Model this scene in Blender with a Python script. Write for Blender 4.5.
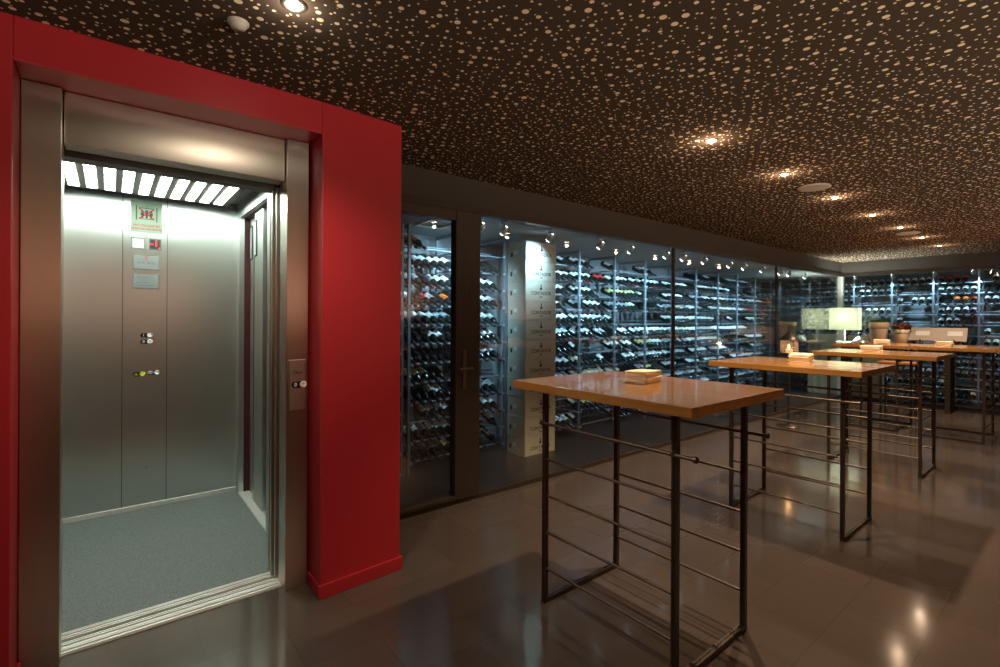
import bpy, bmesh, math, random
from mathutils import Vector, Matrix
R = math.radians
S = bpy.context.scene
for o in list(bpy.data.objects): bpy.data.objects.remove(o)
COL = S.collection

# ---------------------------------------------------------------- camera, world, exposure
CAM_H = 1.40
cd = bpy.data.cameras.new('camera'); cam = bpy.data.objects.new('camera', cd); COL.objects.link(cam)
cd.sensor_width = 36.0; cd.lens = 36.0 * 486.0 / 1000.0; cd.shift_y = -14.3 / 1000.0
cd.clip_start = 0.02; cd.clip_end = 60
cam.matrix_world = (Matrix.Translation((0, 0, CAM_H)) @ Matrix.Rotation(R(51.27 - 90), 4, 'Z')
                    @ Matrix.Rotation(R(90), 4, 'X') @ Matrix.Rotation(R(0.3), 4, 'Z'))
S.camera = cam
w = bpy.data.worlds.new('world'); S.world = w; w.use_nodes = True
w.node_tree.nodes['Background'].inputs[0].default_value = (0.9, 0.75, 0.6, 1)
w.node_tree.nodes['Background'].inputs[1].default_value = 0.01
vs = S.view_settings
vs.view_transform = 'Standard'; vs.look = 'None'; vs.gamma = 1; vs.exposure = 0.0
vs.use_curve_mapping = False
S.cycles.use_denoising = True
S.cycles.max_bounces = 10; S.cycles.diffuse_bounces = 5; S.cycles.glossy_bounces = 5
S.cycles.transparent_max_bounces = 12; S.cycles.sample_clamp_indirect = 4.0
S.cycles.caustics_reflective = False

def lamp(name, kind, loc, energy, color, aim=None, size=0.03, angle=90, blend=0.5, parent=None):
    l = bpy.data.lights.new(name, kind); l.energy = energy; l.color = color
    if kind in ('SPOT', 'POINT'): l.shadow_soft_size = size
    if kind == 'SPOT': l.spot_size = R(angle); l.spot_blend = blend
    if kind == 'AREA': l.size = size
    o = bpy.data.objects.new(name, l); COL.objects.link(o); o.location = loc
    if aim is not None:
        d = Vector(aim) - Vector(loc); o.rotation_euler = d.to_track_quat('-Z', 'Y').to_euler()
    return o

WARM = (1.0, 0.70, 0.46); COOL = (0.42, 0.75, 1.0)
ROOM_Z = 2.48
SPOT_X = [2.81, 3.87, 4.94, 6.03, 7.07, 8.13, 9.19]; SPOT_Y = 1.485
LIFT_SPOT = (0.49, 1.754)
E_SPOT, E_GLOW, E_CELLAR, E_LIFT, E_SHADE = 145.0, 3.2, 120.0, 25.0, 170.0
for x in SPOT_X:
    lamp('spot_light', 'SPOT', (x, SPOT_Y, 2.45), E_SPOT, WARM, (x, SPOT_Y, 0), 0.02, 104, 0.5)
    lamp('bulb_glow', 'POINT', (x, SPOT_Y, 2.425), E_GLOW, WARM, None, 0.015)
lamp('spot_light', 'SPOT', (*LIFT_SPOT, 2.45), 60, (1.0, 0.80, 0.60), (*LIFT_SPOT, 0), 0.03, 140, 0.8)
# added out-of-view fill: spots brightening the side wall, upward spots brightening the ceiling
for x, e in ((-1.2, 35), (0.6, 60)):
    lamp('added_wall_fill', 'SPOT', (x, -1.3, 2.44), e, WARM, (x, -2.25, 1.5), 0.03, 110, 0.8)
for x, y, e in ((-1.8, 0.2, 50), (1.2, -1.9, 235), (4.2, -1.9, 215), (7.4, -1.9, 175)):
    lamp('added_ceiling_fill', 'SPOT', (x, y, 1.15), e, (1.0, 0.84, 0.64), (x, y + 0.3, 2.48), 0.05, 150, 0.5)
lamp('bulb_glow', 'POINT', (*LIFT_SPOT, 2.43), 1.6, (1.0, 0.85, 0.68), None, 0.02)

# ---------------------------------------------------------------- materials
MATS = {}
def mat(name, col, rough=0.5, metal=0.0, spec=0.5, emit=None, estr=0.0, aniso=0.0, coat=0.0):
    m = bpy.data.materials.new(name); m.use_nodes = True; MATS[name] = m
    b = m.node_tree.nodes['Principled BSDF']
    b.inputs['Base Color'].default_value = (*col, 1); b.inputs['Roughness'].default_value = rough
    b.inputs['Metallic'].default_value = metal; b.inputs['Specular IOR Level'].default_value = spec
    b.inputs['Anisotropic'].default_value = aniso; b.inputs['Coat Weight'].default_value = coat
    if emit: b.inputs['Emission Color'].default_value = (*emit, 1); b.inputs['Emission Strength'].default_value = estr
    return m
def nt(m): return m.node_tree.nodes, m.node_tree.links, m.node_tree.nodes['Principled BSDF']
def N(m, t, **kw):
    n = m.node_tree.nodes.new(t)
    for k, v in kw.items(): setattr(n, k, v)
    return n
def ramp(m, src, stops):
    r = N(m, 'ShaderNodeValToRGB'); e = r.color_ramp.elements
    e[0].position, e[0].color = stops[0][0], (*stops[0][1], 1); e[1].position, e[1].color = stops[-1][0], (*stops[-1][1], 1)
    for p, c in stops[1:-1]:
        q = e.new(p); q.color = (*c, 1)
    m.node_tree.links.new(src, r.inputs[0]); return r.outputs[0]
def coords(m, scale=(1, 1, 1), rot=(0, 0, 0), world=False):
    t = N(m, 'ShaderNodeNewGeometry' if world else 'ShaderNodeTexCoord'); mp = N(m, 'ShaderNodeMapping')
    mp.inputs['Scale'].default_value = scale; mp.inputs['Rotation'].default_value = rot
    m.node_tree.links.new(t.outputs['Position' if world else 'Object'], mp.inputs[0]); return mp.outputs[0]
def noise(m, vec, scale, detail=4, rough=0.55):
    n = N(m, 'ShaderNodeTexNoise'); n.inputs['Scale'].default_value = scale; n.inputs['Detail'].default_value = detail
    n.inputs['Roughness'].default_value = rough; m.node_tree.links.new(vec, n.inputs['Vector']); return n.outputs[0]
def math_(m, op, a, b=None):
    n = N(m, 'ShaderNodeMath', operation=op)
    for i, v in enumerate((a, b)):
        if v is None: continue
        if isinstance(v, (int, float)): n.inputs[i].default_value = v
        else: m.node_tree.links.new(v, n.inputs[i])
    return n.outputs[0]
def mixc(m, f, a, b):
    n = N(m, 'ShaderNodeMix', data_type='RGBA')
    for i, v in ((0, f), (6, a), (7, b)):
        if isinstance(v, tuple): n.inputs[i].default_value = (*v, 1)
        elif isinstance(v, (int, float)): n.inputs[i].default_value = v
        else: m.node_tree.links.new(v, n.inputs[i])
    return n.outputs[2]
def bump(m, h, strength, dist=0.002):
    n = N(m, 'ShaderNodeBump'); n.inputs['Strength'].default_value = strength; n.inputs['Distance'].default_value = dist
    m.node_tree.links.new(h, n.inputs['Height']); m.node_tree.links.new(n.outputs[0], nt(m)[2].inputs['Normal'])

red = mat('red_paint', (0.44, 0.020, 0.030), 0.45); bump(red, noise(red, coords(red), 60), 0.08)
def steel(name, col, rough, vertical=True):
    m = mat(name, col, rough, 1.0)
    v = coords(m, (260, 260, 3) if vertical else (3, 260, 260))
    n = noise(m, v, 1.0, 3)
    m.node_tree.links.new(math_(m, 'ADD', math_(m, 'MULTIPLY', n, 0.025), rough - 0.0125), nt(m)[2].inputs['Roughness'])
    nt(m)[2].inputs['Anisotropic'].default_value = 0.85
    tg = N(m, 'ShaderNodeTangent', direction_type='RADIAL', axis='Z'); m.node_tree.links.new(tg.outputs[0], nt(m)[2].inputs['Tangent'])
    return m
steel_m = steel('brushed_steel', (0.66, 0.62, 0.56), 0.32)
steel_h = steel('brushed_steel_across', (0.74, 0.69, 0.60), 0.28)
car_steel = steel('car_brushed_steel', (0.66, 0.68, 0.645), 0.33)
alu = mat('aluminium', (0.88, 0.88, 0.84), 0.45, 0.6)
darkmetal = mat('dark_metal', (0.10, 0.095, 0.085), 0.4, 0.8)
black = mat('black_plastic', (0.012, 0.012, 0.012), 0.35)
white = mat('white_plastic', (0.8, 0.8, 0.78), 0.4)
grey_line = mat('engraving_grey', (0.16, 0.16, 0.155), 0.5, 0.3)
plate_m = mat('satin_plate', (0.20, 0.205, 0.20), 0.5, 0.4)
yellow = mat('yellow_plastic', (0.75, 0.72, 0.02), 0.35)
red_ink = mat('red_ink', (0.45, 0.02, 0.015), 0.8, spec=0.0)
dark_ink = mat('dark_ink', (0.03, 0.035, 0.035), 0.6)
brown_ink = mat('brown_ink', (0.05, 0.042, 0.035), 0.8, spec=0.1)
led_red = mat('led_red', (0.5, 0.01, 0.01), 0.4, emit=(1.0, 0.02, 0.02), estr=3.0)
sticker = mat('pale_sticker', (0.30, 0.38, 0.29), 0.9, spec=0.0)
lit_window = mat('pale_indicator', (0.48, 0.47, 0.47), 0.4)
# ceiling with cut-out dots
ceil_m = mat('dotted_ceiling', (0.05, 0.03, 0.02), 0.9, spec=0.0)
def voro(m, scale, off, rnd):
    v = coords(m, (1, 1, 0), (0, 0, off), True)
    vo = N(m, 'ShaderNodeTexVoronoi', voronoi_dimensions='2D', feature='F1')
    vo.inputs['Scale'].default_value = scale; vo.inputs['Randomness'].default_value = rnd
    m.node_tree.links.new(v, vo.inputs['Vector'])
    sep = N(m, 'ShaderNodeSeparateColor'); m.node_tree.links.new(vo.outputs['Color'], sep.inputs[0])
    return vo.outputs['Distance'], sep
dA, sA = voro(ceil_m, 15.0, 0.3, 0.60)
rA = math_(ceil_m, 'ADD', math_(ceil_m, 'MULTIPLY', math_(ceil_m, 'POWER', sA.outputs[0], 1.7), 0.13), 0.078)
dB, sB = voro(ceil_m, 23.0, 1.1, 0.60)
rB = math_(ceil_m, 'ADD', math_(ceil_m, 'MULTIPLY', sB.outputs[0], 0.060), 0.070)
d2 = math_(ceil_m, 'MULTIPLY', math_(ceil_m, 'LESS_THAN', dB, rB), math_(ceil_m, 'GREATER_THAN', dA, math_(ceil_m, 'ADD', rA, 0.10)))
dsum = math_(ceil_m, 'MAXIMUM', math_(ceil_m, 'LESS_THAN', dA, rA), d2)
base = mixc(ceil_m, noise(ceil_m, coords(ceil_m, world=True), 2.0), (0.066, 0.049, 0.036), (0.076, 0.057, 0.043))
ceil_m.node_tree.links.new(mixc(ceil_m, dsum, base, (0.88, 0.70, 0.50)), nt(ceil_m)[2].inputs['Base Color'])
# floor tiles
floor_m = mat('floor_tiles', (0.1, 0.08, 0.07), 0.28, spec=0.6)
fv = coords(floor_m, world=True)
br = N(floor_m, 'ShaderNodeTexBrick'); br.offset = 0.5
br.inputs['Scale'].default_value = 1.0; br.inputs['Mortar Size'].default_value = 0.003; br.inputs['Mortar Smooth'].default_value = 0.1
br.inputs['Brick Width'].default_value = 0.62; br.inputs['Row Height'].default_value = 0.302
br.inputs['Color1'].default_value = (0.080, 0.064, 0.053, 1); br.inputs['Color2'].default_value = (0.096, 0.077, 0.064, 1)
br.inputs['Mortar'].default_value = (0.070, 0.056, 0.047, 1)
mp = N(floor_m, 'ShaderNodeMapping'); mp.inputs['Location'].default_value = (-0.31, -0.188, 0)
floor_m.node_tree.links.new(fv, mp.inputs[0]); floor_m.node_tree.links.new(mp.outputs[0], br.inputs['Vector'])
fn = noise(floor_m, fv, 5.0, 6, 0.65)
floor_m.node_tree.links.new(mixc(floor_m, math_(floor_m, 'MULTIPLY', fn, 0.45), br.outputs['Color'], (0.062, 0.047, 0.038)), nt(floor_m)[2].inputs['Base Color'])
floor_m.node_tree.links.new(math_(floor_m, 'ADD', math_(floor_m, 'MULTIPLY', fn, 0.14), 0.055), nt(floor_m)[2].inputs['Roughness'])
bump(floor_m, math_(floor_m, 'SUBTRACT', 1.0, br.outputs['Fac']), 0.10, 0.001)
# lift floor
lino = mat('speckled_rubber', (0.15, 0.17, 0.16), 0.6)
lino.node_tree.links.new(ramp(lino, noise(lino, coords(lino), 160, 2), [(0.35, (0.10, 0.115, 0.11)), (0.7, (0.22, 0.245, 0.235))]), nt(lino)[2].inputs['Base Color'])
# wood
def wood(name, c0, c1, c2, rough, coat, axis='Y', sc=1.0):
    m = mat(name, c1, rough, coat=coat)
    s = {'Y': (22, 1.3, 22), 'X': (1.3, 22, 22), 'Z': (22, 22, 1.3)}[axis]
    v = coords(m, tuple(k * sc for k in s))
    n = noise(m, v, 1.6, 8, 0.62); n2 = noise(m, v, 7.0, 3)
    f = math_(m, 'ADD', math_(m, 'MULTIPLY', n, 0.75), math_(m, 'MULTIPLY', n2, 0.25))
    m.node_tree.links.new(ramp(m, f, [(0.33, c0), (0.5, c1), (0.68, c2)]), nt(m)[2].inputs['Base Color'])
    return m
oak = wood('honey_oak', (0.26, 0.115, 0.024), (0.37, 0.178, 0.042), (0.46, 0.245, 0.066), 0.32, 0.9)
nt(oak)[2].inputs['Coat Roughness'].default_value = 0.06
seatwood = wood('seat_wood', (0.25, 0.09, 0.03), (0.38, 0.15, 0.05), (0.45, 0.2, 0.07), 0.35, 0.1)
crate_m = wood('pale_pine', (0.50, 0.455, 0.34), (0.58, 0.54, 0.42), (0.64, 0.60, 0.48), 0.6, 0.0, 'X')
legsteel = mat('bronzed_steel', (0.085, 0.066, 0.052), 0.38, 0.75)
rodsteel = mat('rod_steel', (0.135, 0.108, 0.085), 0.40, 0.8)
bronze = mat('bronze_frame', (0.036, 0.025, 0.018), 0.45, 0.3)
header_m = mat('taupe_plaster', (0.066, 0.057, 0.050), 0.75, spec=0.2)
greywall = mat('grey_plaster', (0.20, 0.215, 0.22), 0.7); bump(greywall, noise(greywall, coords(greywall), 12), 0.1)
greyceil = mat('grey_ceiling', (0.34, 0.36, 0.365), 0.75)
roomwall = mat('warm_plaster', (0.30, 0.175, 0.135), 0.8)
rackpost = mat('zinc_post', (0.24, 0.27, 0.30), 0.5, 0.5)
rackrail = mat('zinc_rail', (0.30, 0.34, 0.38), 0.42, 0.6)
bolt_m = mat('bright_bolt', (0.6, 0.62, 0.64), 0.4, 0.7)
bottle_m = mat('dark_bottle_glass', (0.008, 0.011, 0.010), 0.10, spec=0.6)
lab_white = mat('label_white', (0.82, 0.83, 0.80), 0.55)
lab_cream = mat('label_cream', (0.74, 0.68, 0.50), 0.55)
lab_red = mat('label_red', (0.72, 0.06, 0.04), 0.5)
lab_orange = mat('label_orange', (0.80, 0.18, 0.03), 0.5)
lab_yellow = mat('label_yellow', (0.62, 0.60, 0.27), 0.5)
lab_grey = mat('label_grey', (0.34, 0.38, 0.40), 0.5)
cap_black = mat('capsule_black', (0.02, 0.02, 0.022), 0.3); cap_red = mat('capsule_wine_red', (0.12, 0.008, 0.012), 0.4)
paper = mat('kraft_napkin', (0.88, 0.80, 0.65), 0.8)
clay = mat('pale_terracotta', (0.68, 0.55, 0.41), 0.8); bump(clay, noise(clay, coords(clay), 30), 0.2)
soil = mat('soil', (0.05, 0.035, 0.022), 0.95)
leaf_g = mat('fresh_green', (0.16, 0.38, 0.05), 0.5); leaf_b = mat('dry_russet', (0.24, 0.09, 0.05), 0.6)
twig = mat('straw_twig', (0.42, 0.30, 0.10), 0.7)
silver = mat('polished_silver', (0.80, 0.80, 0.79), 0.28, 1.0)
bulb_m = mat('warm_bulb', (1, 0.8, 0.6), 0.4, emit=(1.0, 0.72, 0.45), estr=28)
lens_m = mat('cool_lens', (1, 1, 1), 0.4, emit=(0.78, 0.93, 1.0), estr=16)
flame_m = mat('candle_flame', (1, 0.6, 0.2), 0.4, emit=(1.0, 0.55, 0.2), estr=30)
wax = mat('candle_wax', (0.85, 0.75, 0.6), 0.5, emit=(1.0, 0.6, 0.3), estr=0.5)
speaker_m = mat('pale_grille', (0.40, 0.36, 0.32), 0.8)
gasket = mat('dark_red_gasket', (0.05, 0.006, 0.008), 0.4)
darkglass = mat('dark_door_glass', (0.01, 0.03, 0.025), 0.05, spec=0.8)
# led strip with a fine grid
strip_m = mat('led_strip', (0.2, 0.22, 0.21), 0.4)
v = coords(strip_m, world=True); sx = N(strip_m, 'ShaderNodeSeparateXYZ'); strip_m.node_tree.links.new(v, sx.inputs[0])
def stripe(src, pitch, wid):
    return math_(strip_m, 'GREATER_THAN', math_(strip_m, 'FRACT', math_(strip_m, 'DIVIDE', src, pitch)), wid)
g = math_(strip_m, 'MULTIPLY', math_(strip_m, 'MAXIMUM', stripe(sx.outputs[0], 0.0173, 0.45), stripe(sx.outputs[1], 0.128, 0.26)), 1.0)
strip_m.node_tree.links.new(math_(strip_m, 'ADD', math_(strip_m, 'MULTIPLY', g, E_LIFT * 0.997), E_LIFT * 0.003), nt(strip_m)[2].inputs['Emission Strength'])
nt(strip_m)[2].inputs['Emission Color'].default_value = (0.86, 1.0, 0.90, 1)
# lampshade cloth lets light through
shade_m = bpy.data.materials.new('linen_shade'); shade_m.use_nodes = True
tn = shade_m.node_tree; tn.nodes.clear()
o_ = tn.nodes.new('ShaderNodeOutputMaterial'); tr = tn.nodes.new('ShaderNodeBsdfTranslucent'); df = tn.nodes.new('ShaderNodeBsdfDiffuse'); mx = tn.nodes.new('ShaderNodeMixShader')
tr.inputs[0].default_value = (0.66, 0.68, 0.58, 1); df.inputs[0].default_value = (0.86, 0.87, 0.78, 1); mx.inputs[0].default_value = 0.6
tn.links.new(df.outputs[0], mx.inputs[1]); tn.links.new(tr.outputs[0], mx.inputs[2]); tn.links.new(mx.outputs[0], o_.inputs[0])
# clear glazing: see-through with Fresnel reflections on both faces
def glazing(name, tint):
    m = bpy.data.materials.new(name); m.use_nodes = True; t = m.node_tree; t.nodes.clear()
    out = t.nodes.new('ShaderNodeOutputMaterial'); tb = t.nodes.new('ShaderNodeBsdfTransparent'); gl = t.nodes.new('ShaderNodeBsdfGlossy'); mi = t.nodes.new('ShaderNodeMixShader')
    ge = t.nodes.new('ShaderNodeNewGeometry'); dt = t.nodes.new('ShaderNodeVectorMath'); dt.operation = 'DOT_PRODUCT'
    t.links.new(ge.outputs['Incoming'], dt.inputs[0]); t.links.new(ge.outputs['Normal'], dt.inputs[1])
    c = math_(m, 'ABSOLUTE', dt.outputs['Value']); p = math_(m, 'POWER', math_(m, 'SUBTRACT', 1.0, c), 4.2)
    f = math_(m, 'ADD', math_(m, 'MULTIPLY', p, 0.955), 0.045)
    tb.inputs[0].default_value = (*tint, 1); gl.inputs['Roughness'].default_value = 0.0; gl.inputs[0].default_value = (1, 1, 1, 1)
    t.links.new(f, mi.inputs[0]); t.links.new(tb.outputs[0], mi.inputs[1]); t.links.new(gl.outputs[0], mi.inputs[2]); t.links.new(mi.outputs[0], out.inputs[0])
    return m
glass = glazing('clear_glazing', (0.95, 0.975, 0.97)); lantern_glass = glazing('lantern_glass', (0.96, 0.95, 0.93))
lt = lantern_glass.node_tree; lo = [n for n in lt.nodes if n.type == 'OUTPUT_MATERIAL'][0]; src = lo.inputs[0].links[0].from_socket
tl_ = lt.nodes.new('ShaderNodeBsdfTranslucent'); tl_.inputs[0].default_value = (0.9, 0.75, 0.62, 1); ms = lt.nodes.new('ShaderNodeMixShader'); ms.inputs[0].default_value = 0.22
lt.links.new(src, ms.inputs[1]); lt.links.new(tl_.outputs[0], ms.inputs[2]); lt.links.new(ms.outputs[0], lo.inputs[0])

# ---------------------------------------------------------------- mesh helpers
class MB:
    def __init__(s): s.v = []; s.f = []; s.mi = []; s.sm = []
    def add(s, vs, fs, mi=0, smooth=False):
        b = len(s.v); s.v += [tuple(p) for p in vs]
        for f in fs: s.f.append(tuple(i + b for i in f)); s.mi.append(mi); s.sm.append(smooth)
        return s
    def box(s, x0, x1, y0, y1, z0, z1, mi=0, M=None):
        p = [Vector((x, y, z)) for z in (z0, z1) for x, y in ((x0, y0), (x1, y0), (x1, y1), (x0, y1))]
        if M: p = [M @ q for q in p]
        return s.add(p, [(3, 2, 1, 0), (4, 5, 6, 7), (0, 1, 5, 4), (1, 2, 6, 5), (2, 3, 7, 6), (3, 0, 4, 7)], mi)
    def prism(s, pts, z0, z1, mi=0):
        n = len(pts)
        return s.add([(x, y, z0) for x, y in pts] + [(x, y, z1) for x, y in pts],
                     [tuple(range(n))[::-1], tuple(range(n, 2 * n))] + [(i, (i + 1) % n, n + (i + 1) % n, n + i) for i in range(n)], mi)
    def tube(s, a, b, r, n=10, r2=None, mi=0):
        a, b = Vector(a), Vector(b); r2 = r if r2 is None else r2
        d = (b - a).normalized(); u = d.orthogonal().normalized(); w_ = d.cross(u)
        vs = [p + (u * math.cos(t) + w_ * math.sin(t)) * q for p, q in ((a, r), (b, r2)) for t in [2 * math.pi * i / n for i in range(n)]]
        s.add(vs, [(i, (i + 1) % n, n + (i + 1) % n, n + i) for i in range(n)], mi, True)
        return s.add(vs, [tuple(range(n))[::-1], tuple(range(n, 2 * n))], mi)
    def path(s, pts, r, n=8, mi=0):
        for a, b in zip(pts[:-1], pts[1:]): s.tube(a, b, r, n, mi=mi)
        return s
    def lathe(s, prof, n=20, M=None, mi=0, a0=0.0, a1=2 * math.pi, cap=True):
        full = abs(a1 - a0 - 2 * math.pi) < 1e-6; k = n if full else n + 1; vs = []
        for r, z in prof:
            for i in range(k):
                t = a0 + (a1 - a0) * i / n; p = Vector((r * math.cos(t), r * math.sin(t), z)); vs.append(M @ p if M else p)
        fs = [(j * k + i, j * k + (i + 1) % k, (j + 1) * k + (i + 1) % k, (j + 1) * k + i) for j in range(len(prof) - 1) for i in range(k if full else k - 1)]
        s.add(vs, fs, mi, True)
        if cap and full:
            m = len(prof) - 1
            s.add(vs[:k], [tuple(range(k))[::-1]], mi); s.add(vs[m * k:], [tuple(range(k))], mi)
        return s
    def mesh(s, name, ms):
        me = bpy.data.meshes.new(name); me.from_pydata(s.v, [], s.f); me.update()
        for m in (ms if isinstance(ms, (list, tuple)) else [ms]): me.materials.append(m)
        me.polygons.foreach_set('material_index', s.mi); me.polygons.foreach_set('use_smooth', s.sm)
        return me
    def build(s, name, ms, parent=None, loc=None, rotz=0.0, bevel=0.0):
        o = link(name, s.mesh(name, ms), parent)
        if loc is not None: o.location = loc
        o.rotation_euler.z = rotz
        if bevel:
            b = o.modifiers.new('edge', 'BEVEL'); b.width = bevel; b.segments = 2; b.limit_method = 'ANGLE'; b.angle_limit = R(50)
        return o
def link(name, data, parent=None):
    o = bpy.data.objects.new(name, data); COL.objects.link(o)
    if parent: o.parent = parent
    return o
def tag(o, label=None, cat=None, group=None, kind=None):
    if label: o['label'] = label
    if cat: o['category'] = cat
    if group: o['group'] = group
    if kind: o['kind'] = kind
    return o
def thing(name, label, cat, loc=(0, 0, 0), rotz=0.0, group=None):
    o = link(name, None); o.location = loc; o.rotation_euler.z = rotz; o.empty_display_size = 0.1
    return tag(o, label, cat, group)
def dup(o, parent=None):
    c = o.copy(); COL.objects.link(c)
    if parent: c.parent = parent
    for ch in o.children: dup(ch, c)
    return c
def struct(name, mb, ms, label=None, parent=None, **k):
    o = mb.build(name, ms, parent, **k)
    if parent is None: tag(o, label, name.split('_')[0], kind='structure')
    return o
_tx = {}
def lettering(text, size, m, loc, rot, parent, name='lettering', label=None):
    key = (text, size, m.name)
    if key not in _tx:
        c = bpy.data.curves.new('lettering', 'FONT'); c.body = text; c.size = size; c.align_x = 'CENTER'; c.align_y = 'CENTER'; c.extrude = 0.0004; c.offset = 0.012 * size
        t = bpy.data.objects.new('tmp', c); COL.objects.link(t); bpy.context.view_layer.update()
        me = bpy.data.meshes.new_from_object(t.evaluated_get(bpy.context.evaluated_depsgraph_get()))
        me.materials.clear(); me.materials.append(m); bpy.data.objects.remove(t); _tx[key] = me
    o = link(name, _tx[key], parent); o.location = loc; o.rotation_euler = rot
    if label: o['label'] = label
    return o

# ---------------------------------------------------------------- room shell
GY = 3.09; EX = 10.6; HZ = 2.22; CZ = 2.27
struct('floor', MB().box(-2.7, 12.0, -2.5, 5.2, -0.12, 0.0), floor_m, 'dark brown stone tiled floor of the room')
struct('ceiling', MB().box(-2.7, 12.0, -2.5, GY + 0.06, ROOM_Z, ROOM_Z + 0.1), ceil_m, 'dark brown ceiling covered in tan round dots of mixed size')
struct('wall_right', MB().box(-2.6, 12.0, -2.35, -2.25, 0, ROOM_Z), roomwall, 'plain warm plaster side wall of the room')
struct('wall_back', MB().box(-2.6, -2.5, -2.25, 2.5, 0, ROOM_Z), roomwall, 'plain warm plaster back wall of the room')
slate = mat('dark_slate', (0.035, 0.037, 0.04), 0.35); slate.node_tree.links.new(ramp(slate, noise(slate, coords(slate, world=True), 6), [(0.3, (0.016, 0.018, 0.021)), (0.7, (0.03, 0.032, 0.036))]), nt(slate)[2].inputs['Base Color'])
struct('floor_cellar', MB().prism([(1.27, GY - 0.02), (EX - 0.02, GY - 0.02), (EX - 0.02, -2.25), (11.7, -2.25), (11.7, 5.1), (1.27, 5.1)], -0.01, 0.0012), slate, 'dark slate floor inside the glazed wine cellar')
# red lift portal wall
YF = 2.445
rw = MB().box(-2.5, -0.275, YF, 3.2, 0, ROOM_Z)
rw.box(-0.275, 0.822, YF, 2.78, 2.319, ROOM_Z)
rw.prism([(0.822, YF), (1.27, 2.471), (1.27, 4.75), (1.18, 4.75), (1.18, 3.0), (0.822, 3.0)], 0, ROOM_Z)
struct('wall_red', rw, red, 'bright red painted wall and pillar framing the lift', bevel=0.004)
bb = MB().prism([(0.812, 2.62), (0.812, YF - 0.012), (1.282, 2.459), (1.282, 2.62), (1.271, 2.62), (1.271, 2.472), (0.8215, YF + 0.001), (0.8215, 2.62)], 0, 0.07)
bb.prism([(-2.45, YF - 0.012), (-0.262, YF - 0.012), (-0.262, 2.615), (-0.274, 2.615), (-0.274, YF - 0.001), (-2.45, YF - 0.001)], 0, 0.07)
struct('baseboard_red', bb, red, 'low red baseboard around the foot of the red pillar', bevel=0.003)
struct('wall_shaft', MB().box(-0.5, 1.18, 4.62, 4.75, 0, ROOM_Z).box(-0.5, -0.38, 3.2, 4.62, 0, ROOM_Z).box(-0.5, 1.18, 2.78, 4.75, ROOM_Z, ROOM_Z + 0.1), greywall, 'grey shaft wall behind the lift car')
# header over the cellar glazing (ceiling to glass)
struct('trim_1', MB().box(1.27, EX + 0.06, GY - 0.02, GY + 0.10, HZ + 0.05, ROOM_Z), header_m, 'taupe plaster band above the long cellar window')
struct('trim_2', MB().box(EX - 0.02, EX + 0.10, -2.25, GY - 0.021, HZ + 0.05, ROOM_Z), header_m, 'taupe plaster band above the end cellar window')
# cellar shell
RA = R(3.0); RD = Vector((math.cos(RA), math.sin(RA), 0)); RN = Vector((-math.sin(RA), math.cos(RA), 0)); RP = Vector((2.045, 3.904, 0))
def rk(s, wd=0.0): p = RP + RD * s + RN * wd; return (p.x, p.y)
struct('wall_cellar_rear', MB().prism([rk(-0.9, 0.52), rk(9.7, 0.52), rk(9.7, 0.62), rk(-0.9, 0.62)], 0, CZ), greywall, 'grey wall behind the long run of wine racks')
cw = MB().box(11.58, 11.7, -2.25, 5.1, 0, CZ)
for i in range(13): cw.box(11.565, 11.58, -2.25, 4.6, 0.10 + i * 0.17, 0.235 + i * 0.17)
struct('wall_cellar_end', cw, greywall, 'grey slatted wall behind the end wine racks')
struct('ceiling_cellar', MB().prism([(1.27, GY + 0.1), (EX + 0.1, GY + 0.1), (EX + 0.1, -2.25), (11.7, -2.25), (11.7, 5.1), (1.27, 5.1)], CZ, CZ + 0.1), greyceil, 'smooth grey ceiling of the wine cellar')
vent = thing('air_vent', 'square grey air vent in the cellar ceiling above the glass door', 'vent', (2.30, 3.78, CZ))
fr = MB(); 
for a in (-1, 1): fr.box(-0.13, 0.13, a * 0.17 - 0.012, a * 0.17 + 0.012, -0.018, 0.0); fr.box(a * 0.13 - 0.012, a * 0.13 + 0.012, -0.17, 0.17, -0.018, 0.0)
fr.build('vent_frame', alu, vent)
sl = MB()
for i in range(9): sl.box(-0.12, 0.12, -0.15 + i * 0.0375 - 0.008, -0.15 + i * 0.0375 + 0.008, -0.012, 0.0)
sl.build('louvre', darkmetal, vent)

# ---------------------------------------------------------------- cellar glazing
struct('trim_3', MB().box(1.28, EX + 0.03, GY - 0.03, GY + 0.035, HZ, HZ + 0.05).box(1.28, EX + 0.03, GY - 0.03, GY + 0.035, 0, 0.035)
       .box(EX - 0.03, EX + 0.035, -2.2, GY - 0.031, HZ, HZ + 0.05).box(EX - 0.03, EX + 0.035, -2.2, GY - 0.031, 0, 0.035), bronze, 'dark bronze top and bottom rails holding the cellar glass')
panes = [(2.25, 4.993), (5.027, 7.758), (7.792, 10.549)]
for i, (a, b) in enumerate(panes):
    struct('window_%d' % (i + 1), MB().box(a, b, GY - 0.006, GY + 0.006, 0.036, HZ - 0.001), glass,
           ['clear glass pane beside the cellar door, wine crates behind it', 'clear glass cellar pane between two slim bronze posts', 'clear glass cellar pane ending at the pale corner post'][i])
for i, (y0, y1) in enumerate([(1.04, 3.04), (-0.98, 1.0)]):
    struct('window_%d' % (i + 4), MB().box(EX - 0.006, EX + 0.006, y0, y1, 0.036, HZ - 0.001), glass,
           ['clear glass end pane behind the table lamp and plant pots', 'clear glass end pane past the tilted display board'][i])
for x, nm in ((5.01, 'trim_4'), (7.775, 'trim_5')):
    struct(nm, MB().box(x - 0.016, x + 0.016, GY - 0.014, GY + 0.014, 0.036, HZ - 0.001), bronze, 'slim dark bronze post between cellar panes, %s' % ('nearer the door' if x < 6 else 'nearer the room corner'))
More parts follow.
